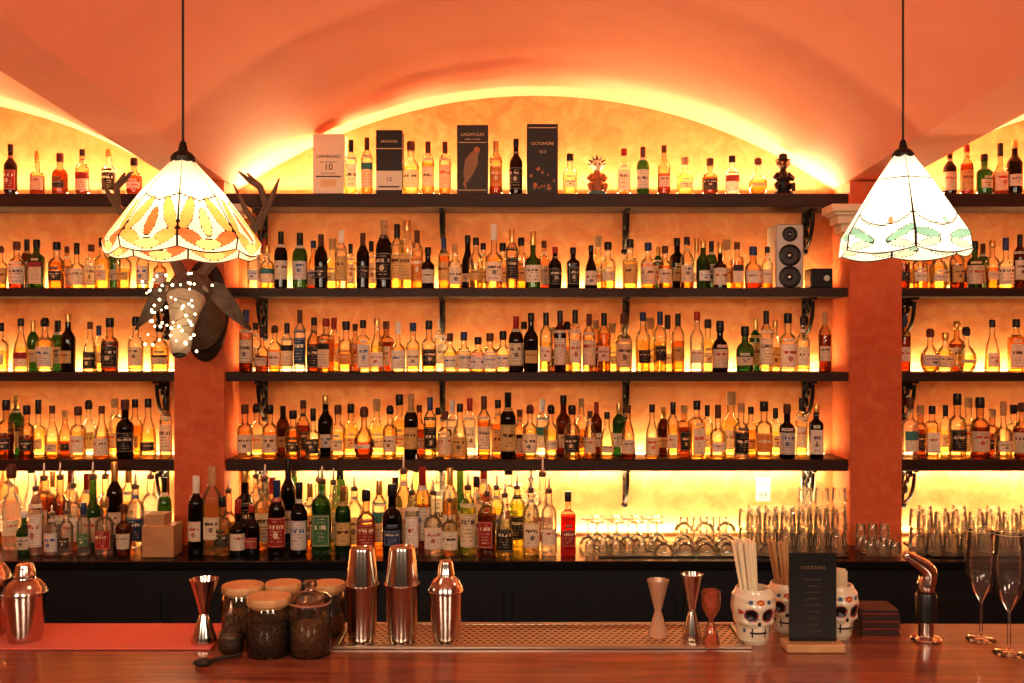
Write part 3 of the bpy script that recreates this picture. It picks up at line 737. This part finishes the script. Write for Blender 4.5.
for p in wire: mb.sph(p, R.uniform(.0032, .0056), 0, 8, 6)
mb.tube([Vector(p)+Vector((0, .006, 0)) for p in wire], .0010, 1, 4)
mb.obj('fairy_lights', [m_fairy, m_iron], par)
for lx, lz in ((-.12, .03), (.10, -.04), (0, -.12)):  # added fill points brighten the head beyond what the fairy bulbs give
    l = bpy.data.lights.new('deer_fill', 'POINT'); l.energy = .35; l.color = (1, .74, .40); l.shadow_soft_size = .03
    o = bpy.data.objects.new('deer_fill', l); sc.collection.objects.link(o); o.location = (lx, -.44, lz); o.parent = deer

# ---------------------------------------------------------------- front bar objects
def at(px, pyb, z=BAR):
    d = (CZ-z)*F/(pyb-341.5); return (wx(px, d), d, z+.0004), F/d
def tin(px, pyb, hpx, wpx):
    loc, s = at(px, pyb, TZ); h = hpx/s; r = wpx/s/2
    mb = MB()
    h2 = h*.60
    mb.rev([(r*.74, 0), (r*.76, .003), (r*.78, .010), (r*.98, h2-.004), (r*1.01, h2-.002), (r*1.01, h2+.003), (r*.93, h2+.004), (r*.72, h-.010), (r*.68, h-.003), (r*.60, h-.001), (r*.55, h-.004), (.001, h-.004)], 36)
    mb.obj('boston_shaker', [m_steel], None, loc)
def cobbler(px, pyb, hpx, wpx, z=TZ, name='cocktail_shaker'):
    loc, s = at(px, pyb, z); h = hpx/s; r = wpx/s/2
    mb = MB()
    mb.rev([(r*.72, 0), (r*.75, .003), (r*.78, h*.05), (r*.98, h*.55), (r*1., h*.60), (r*1.03, h*.605), (r*1.03, h*.625), (r*.98, h*.63), (r*.92, h*.68), (r*.70, h*.76), (r*.46, h*.80), (r*.44, h*.815), (r*.50, h*.82), (r*.50, h*.84), (r*.47, h*.85), (r*.43, h*.94), (r*.38, h*.98), (r*.25, h), (.001, h)], 36)
    mb.obj(name, [m_steel], None, loc)
tin(362, 641, 94, 35); tin(402, 641, 95, 36); cobbler(446, 641, 81, 35)
cobbler(25, 640, 77, 42, BAR+.0063); cobbler(-12, 634, 90, 44, BAR+.0063)
def jigger(px, pyb, hpx, wpx, mat, z=BAR, name='jigger'):
    loc, s = at(px, pyb, z); h = hpx/s; r = wpx/s/2
    mb = MB(); m = h*.45
    mb.rev([(r*.86, 0), (r*.88, .002), (r*.80, h*.10), (r*.32, m-.004), (r*.28, m), (r*.32, m+.004), (r*.85, h*.90), (r*.98, h-.002), (r*1., h), (r*.94, h), (r*.80, h*.90), (r*.25, m+.010), (.001, m+.009)], 28)
    mb.obj(name, [mat], None, loc)
m_frost = glass('frosted_glass', (.80, .70, .58), (.85, .65, .5), .5, .6)
jigger(204, 642, 63, 29, m_steel, BAR+.0063); jigger(658, 636, 56, 23, m_frost, TZ); jigger(692, 639, 65, 23, m_steel, TZ)
loc, s = at(711, 646, TZ); mb = MB()
mb.rev([(.023, 0), (.024, .003), (.022, .02), (.012, .055), (.006, .064), (.006, .072), (.014, .082), (.024, .10), (.027, .125), (.025, .148), (.022, .150), (.020, .13), (.001, .085)], 24)
mb.obj('copper_jigger', [glass('pink_glass', (.85, .45, .32), (.8, .35, .2), .3, .5, 1.)], None, loc)
g_jar = glass('jar_glass', (.94, .90, .84), (.8, .6, .4), .04, .30, 1.)
m_bean = simple('coffee_beans', (.045, .018, .009), .45, var=.9, vs=130, bump=1.)
m_sugar = simple('spice', (.17, .075, .03), .8, var=.8, vs=110, bump=1.)
def jar(px, pyb, hpx, wpx, lid, fillm, lv=.5):
    loc, s = at(px, pyb); h = hpx/s; r = wpx/s/2; hb = h*(.78 if lid == 'wood' else .68)
    par = empty('storage_jar', loc)
    mb = MB(); mb.rev([(r*.9, 0), (r, .005), (r, hb*.85), (r*.92, hb*.94), (r*.88, hb)], 28, 0, caps=True); mb.obj('glass', [g_jar], par, ang=50)
    mb = MB(); mb.rev([(r*.86, .004), (r*.91, .008), (r*.91, hb*lv), (r*.5, hb*lv+.006), (.001, hb*lv+.008)], 20)
    for i in range(150):
        a = R.uniform(0, 6.28)
        if i < 60: q = r*.86*math.sqrt(R.random()); z = hb*lv+.004
        else: q = r*.90; z = R.uniform(.01, hb*lv)
        mb.sph((q*math.cos(a), q*math.sin(a), z), R.uniform(.004, .006), 0, 6, 4, (1, .8, .7))
    mb.obj('contents', [fillm], par)
    mb = MB()
    if lid == 'wood': mb.rev([(r*.84, hb-.006), (r*.86, hb+.001), (r*.98, hb+.002), (r*1., hb+.004), (r*1., hb+.018), (r*.96, hb+.022), (.001, hb+.023)], 28); mb.obj('lid', [m_tan], par)
    elif lid == 'glass':
        mb.rev([(r*.95, hb+.001), (r*.98, hb+.008), (r*.8, hb+.018), (r*.3, hb+.026), (r*.22, hb+.032), (r*.34, hb+.042), (r*.30, hb+.052), (.001, hb+.056)], 24); mb.obj('lid', [g_jar], par)
        mb = MB(); mb.rev([(r*.99, hb-.006), (r*1.03, hb-.003), (r*.99, hb)], 24); mb.obj('seal', [m_steel2], par)
jar(243, 636, 56, 42, 'wood', m_sugar); jar(283, 634, 56, 36, 'wood', m_bean); jar(328, 634, 56, 34, 'wood', m_sugar, .3)
jar(269, 654, 64, 44, 'wood', m_bean, .70); jar(310, 654, 78, 42, 'glass', m_sugar, .55)
loc, s = at(231, 652); mb = MB()
mb.rev([(.026, 0), (.034, .01), (.036, .03), (.028, .055), (.012, .072), (.010, .095), (.013, .10), (.013, .104)], 20, 0)
mb.rev([(.022, .004), (.031, .012), (.033, .03), (.030, .042), (.001, .043)], 20, 2)
mb.rev([(.009, .1045), (.009, .112), (.004, .118), (.003, .135)], 12, 1)
mb.obj('bitters_dasher', [g_jar, m_steel2, m_bean], None, loc)
loc, s = at(213, 664); mb = MB()
mb.tube([(.06, .045, .010), (.03, .022, .010), (.0, .0, .010)], [.005, .005, .006], 0)
mb.sph((-.022, -.012, .0092), .026, 0, 14, 8, (1, .8, .35))
mb.obj('ice_scoop', [m_black], None, loc)

# skull mugs
m_bone = simple('glazed_bone', (.70, .62, .48), .3, var=.08, coat=.4); m_hole = simple('glaze_black', (.015, .012, .012), .3)
m_blu = simple('glaze_blue', (.05, .12, .25), .3); m_redg = simple('glaze_red', (.50, .06, .04), .3); m_yel = simple('glaze_yellow', (.75, .42, .08), .3)
def skull(px, pyb, hpx, rz=0., z=BAR):
    loc, s = at(px, pyb, z); h = hpx/s; par = empty('skull_mug', loc); par.rotation_euler = (0, 0, rz)
    mb = MB(); NA, NZ = 72, 56; R0 = h*.41
    def rr(v):
        K = [(0, .62), (.08, .70), (.3, .76), (.42, .90), (.65, 1.0), (.85, .95), (.96, .80), (1., .76)]
        for i in range(len(K)-1):
            if K[i][0] <= v <= K[i+1][0]:
                q = (v-K[i][0])/(K[i+1][0]-K[i][0]); q = q*q*(3-2*q); return K[i][1]+(K[i+1][1]-K[i][1])*q
    def disp(a, v):
        g = lambda ca, cv, sa, sv: math.exp(-((a-ca)/sa)**2-((v-cv)/sv)**2)
        return -.20*(g(-.42, .56, .24, .09)+g(.42, .56, .24, .09))-.14*g(0, .40, .10, .06)+.07*(g(-.75, .42, .2, .06)+g(.75, .42, .2, .06))+.06*g(0, .24, .45, .12)+.04*g(0, .70, .8, .05)
    vs = []
    for j in range(NZ+1):
        v = j/NZ
        for i in range(NA):
            a = 2*math.pi*i/NA-math.pi; r = R0*(rr(v)+disp(a, v))
            vs.append((r*math.sin(a), -r*math.cos(a)*1.05, v*h))
    fs = []; ms = []
    for j in range(NZ):
        for i in range(NA):
            k = (i+1) % NA; a = 2*math.pi*(i+.5)/NA-math.pi; v = (j+.5)/NZ; m = 0
            for ca in (-.42, .42):
                e = math.hypot((a-ca)/.29, (v-.56)/.105)
                if e < 1: m = 1
                elif e < 1.22: m = 2 if int(math.atan2(v-.56, (a-ca)*.35)*3) % 2 else 3
            if abs(a) < .10*(1-(v-.36)/.11) and .36 < v < .45: m = 1
            if abs(v-.235) < .012 and abs(a) < .55: m = 1
            if .15 < v < .32 and abs(a) < .52 and abs((a*6.2) % 1-.5) < .09: m = 1
            e = math.hypot(a/.16, (v-.80)/.06)
            if e < 1: m = 3 if e > .45 else 4
            if math.hypot((abs(a)-.45)/.12, (v-.80)/.04) < 1: m = 2
            if math.hypot((abs(a)-.95)/.14, (v-.62)/.05) < 1: m = 3
            if math.hypot((abs(a)-.85)/.10, (v-.27)/.04) < 1: m = 2
            fs.append((j*NA+i, j*NA+k, (j+1)*NA+k, (j+1)*NA+i)); ms.append(m)
    fs.append(tuple(range(NA))[::-1]); ms.append(0)
    o = len(vs)
    for v in (1., .12):
        for i in range(NA):
            a = 2*math.pi*i/NA-math.pi; vs.append((R0*.66*math.sin(a), -R0*.69*math.cos(a), v*h))
    for i in range(NA):
        k = (i+1) % NA
        fs.append((NZ*NA+i, NZ*NA+k, o+k, o+i)); ms.append(0); fs.append((o+i, o+k, o+NA+k, o+NA+i)); ms.append(0)
    fs.append(tuple(o+NA+i for i in range(NA))); ms.append(0)
    mb.add(vs, fs, ms); mb.obj('mug', [m_bone, m_hole, m_blu, m_redg, m_yel], par, ang=60)
    return par, h, R0*.62
m_straw = simple('paper_straw', (.80, .68, .48), .6, var=.06); m_stick = simple('bamboo_stick', (.50, .30, .14), .6)
def bundle(par, h, r, n, L_, rad, mat, name, lean=.0):
    mb = MB()
    for i in range(n):
        a = R.uniform(0, 6.28); q = math.sqrt(R.random())
        bx, by = .4*r*q*math.cos(a), .4*r*q*math.sin(a); tx, ty = r*.80*q*math.cos(a), r*.80*q*math.sin(a)
        k = (L_*R.uniform(.94, 1.0))/h
        x0, y0 = bx, by; z0 = h*.16
        topx = x0+(tx-x0)*k*.8+lean*L_; topy = y0+(ty-y0)*k*.8
        mb.tube([(x0, y0, z0), (topx, topy, z0+L_*R.uniform(.95, 1.0))], rad, 0, 7)
    mb.obj(name, [mat], par)
p1, h, r = skull(753, 641, 54, .1); bundle(p1, h, r, 60, .255, .0036, m_straw, 'straws', -.11)
p1, h, r = skull(786, 630, 48, -.2); bundle(p1, h, r, 18, .235, .0028, m_stick, 'bamboo_picks', -.12)
p1, h, r = skull(836, 636, 52, .3)
mb = MB()
for i in range(7): mb.box((-.018+.005*i, .004, h*.16+.085), (.0015, .05, .15+.006*(i % 3)), rz=.5)
mb.obj('napkins', [m_cream], p1, smooth=False)

loc, s = at(814, 651); par = empty('menu_stand', loc)
mb = MB(); mb.box((0, .012, .011), (.155, .068, .022), bev=.003); mb.obj('base', [m_tan], par, smooth=False)
mb = MB()
H = .235; mb.box((0, .012, .0225+H/2), (.125, .006, H), bev=.001)
mb.obj('board', [m_black], par, smooth=False)
m_gry = simple('ink_grey', (.12, .10, .08), .6)
text('title', 'COCKTAILS', .012, m_brz, par, (0, .0078, .215), ext=.0003)
for i, q in enumerate(['old fashioned', 'negroni', 'whisky sour', 'penicillin', 'boulevardier', 'manhattan', 'rob roy', 'daiquiri', 'mezcal mule']):
    text('menu_line', q, .0085, m_gry, par, (0, .0078, .185-.017*i), ext=.0003)
loc, s = at(881, 638); par = empty('coaster_stack', loc)
m_cred = simple('coaster_red', (.20, .03, .02), .6); m_cdk = simple('coaster_dark', (.05, .02, .016), .6)
for i in range(15):
    mb = MB(); mb.box((R.uniform(-.003, .003), .05+R.uniform(-.003, .003), .0026+i*.0052), (.105, .10, .0048), i % 4 == 0 and 1 or 0, rz=R.uniform(-.05, .05), bev=.0008)
    mb.obj('coaster', [m_cdk, m_cred], par, smooth=False)
loc, s = at(926, 640); par = empty('bar_tap', loc)
mb = MB(); mb.rev([(.040, 0), (.041, .003), (.038, .008), (.024, .012), (.022, .016)], 28); mb.rev([(.021, .016), (.021, .05)], 24)
mb.obj('base', [m_steel], par)
mb = MB(); mb.rev([(.024, .051), (.027, .054), (.028, .125), (.025, .131)], 24); mb.obj('collar', [m_black], par)
mb = MB()
mb.rev([(.022, .1315), (.024, .135), (.025, .15), (.024, .158)], 24)
P0 = [Vector(p) for p in ((.0, 0, .150), (.006, -.001, .172), (.004, -.004, .190), (-.010, -.008, .205), (-.030, -.013, .218), (-.048, -.018, .229), (-.060, -.02, .236))]
mb.tube(P0, [.024, .0245, .0235, .021, .017, .0145, .013], 0, 20)
mb.sph((-.061, -.020, .2365), .0132, 0, 14, 8); mb.obj('spout', [m_steel], par, ang=70)
g_wine = glass('wine_glass_crystal', (.98, .97, .95), (.9, .85, .8), .04, .35, 1.)
GM['flute'].materials[0] = g_wine
for px, py, s_ in ((981, 640, 1.20), (1009, 654, 1.26), (1040, 640, 1.20)):
    loc, s = at(px, py); put('wine_glass', GM['flute'], None, (loc[0], loc[1], BAR), 0, (1.15, 1.15, s_))

# ---------------------------------------------------------------- lights, world, camera
for x in (-2.4, -.3, 1.8):
    area('room_light', (x, -.6, 2.7), .6, .6, 36, (1, .80, .58), (math.radians(65), 0, 0))
area('ceiling_fill', (0, 2.3, 1.75), 4.0, 3.6, 19, (1, .60, .42), (math.pi, 0, 0))  # added fill without a fixture, brightens the ceiling from below
w = bpy.data.worlds.new('world'); sc.world = w; w.use_nodes = True
bg = w.node_tree.nodes['Background']; bg.inputs[0].default_value = (1, .56, .34, 1); bg.inputs[1].default_value = .06
cam = bpy.data.cameras.new('camera'); co = bpy.data.objects.new('camera', cam); sc.collection.objects.link(co)
co.location = (0, 0, CZ); co.rotation_euler = (math.pi/2, 0, 0); cam.sensor_width = 36; cam.lens = 35.0
sc.camera = co
sc.view_settings.view_transform = 'Standard'
try: sc.view_settings.look = 'Medium High Contrast'
except Exception as e: print('look not available', e)
sc.view_settings.exposure = 0.05
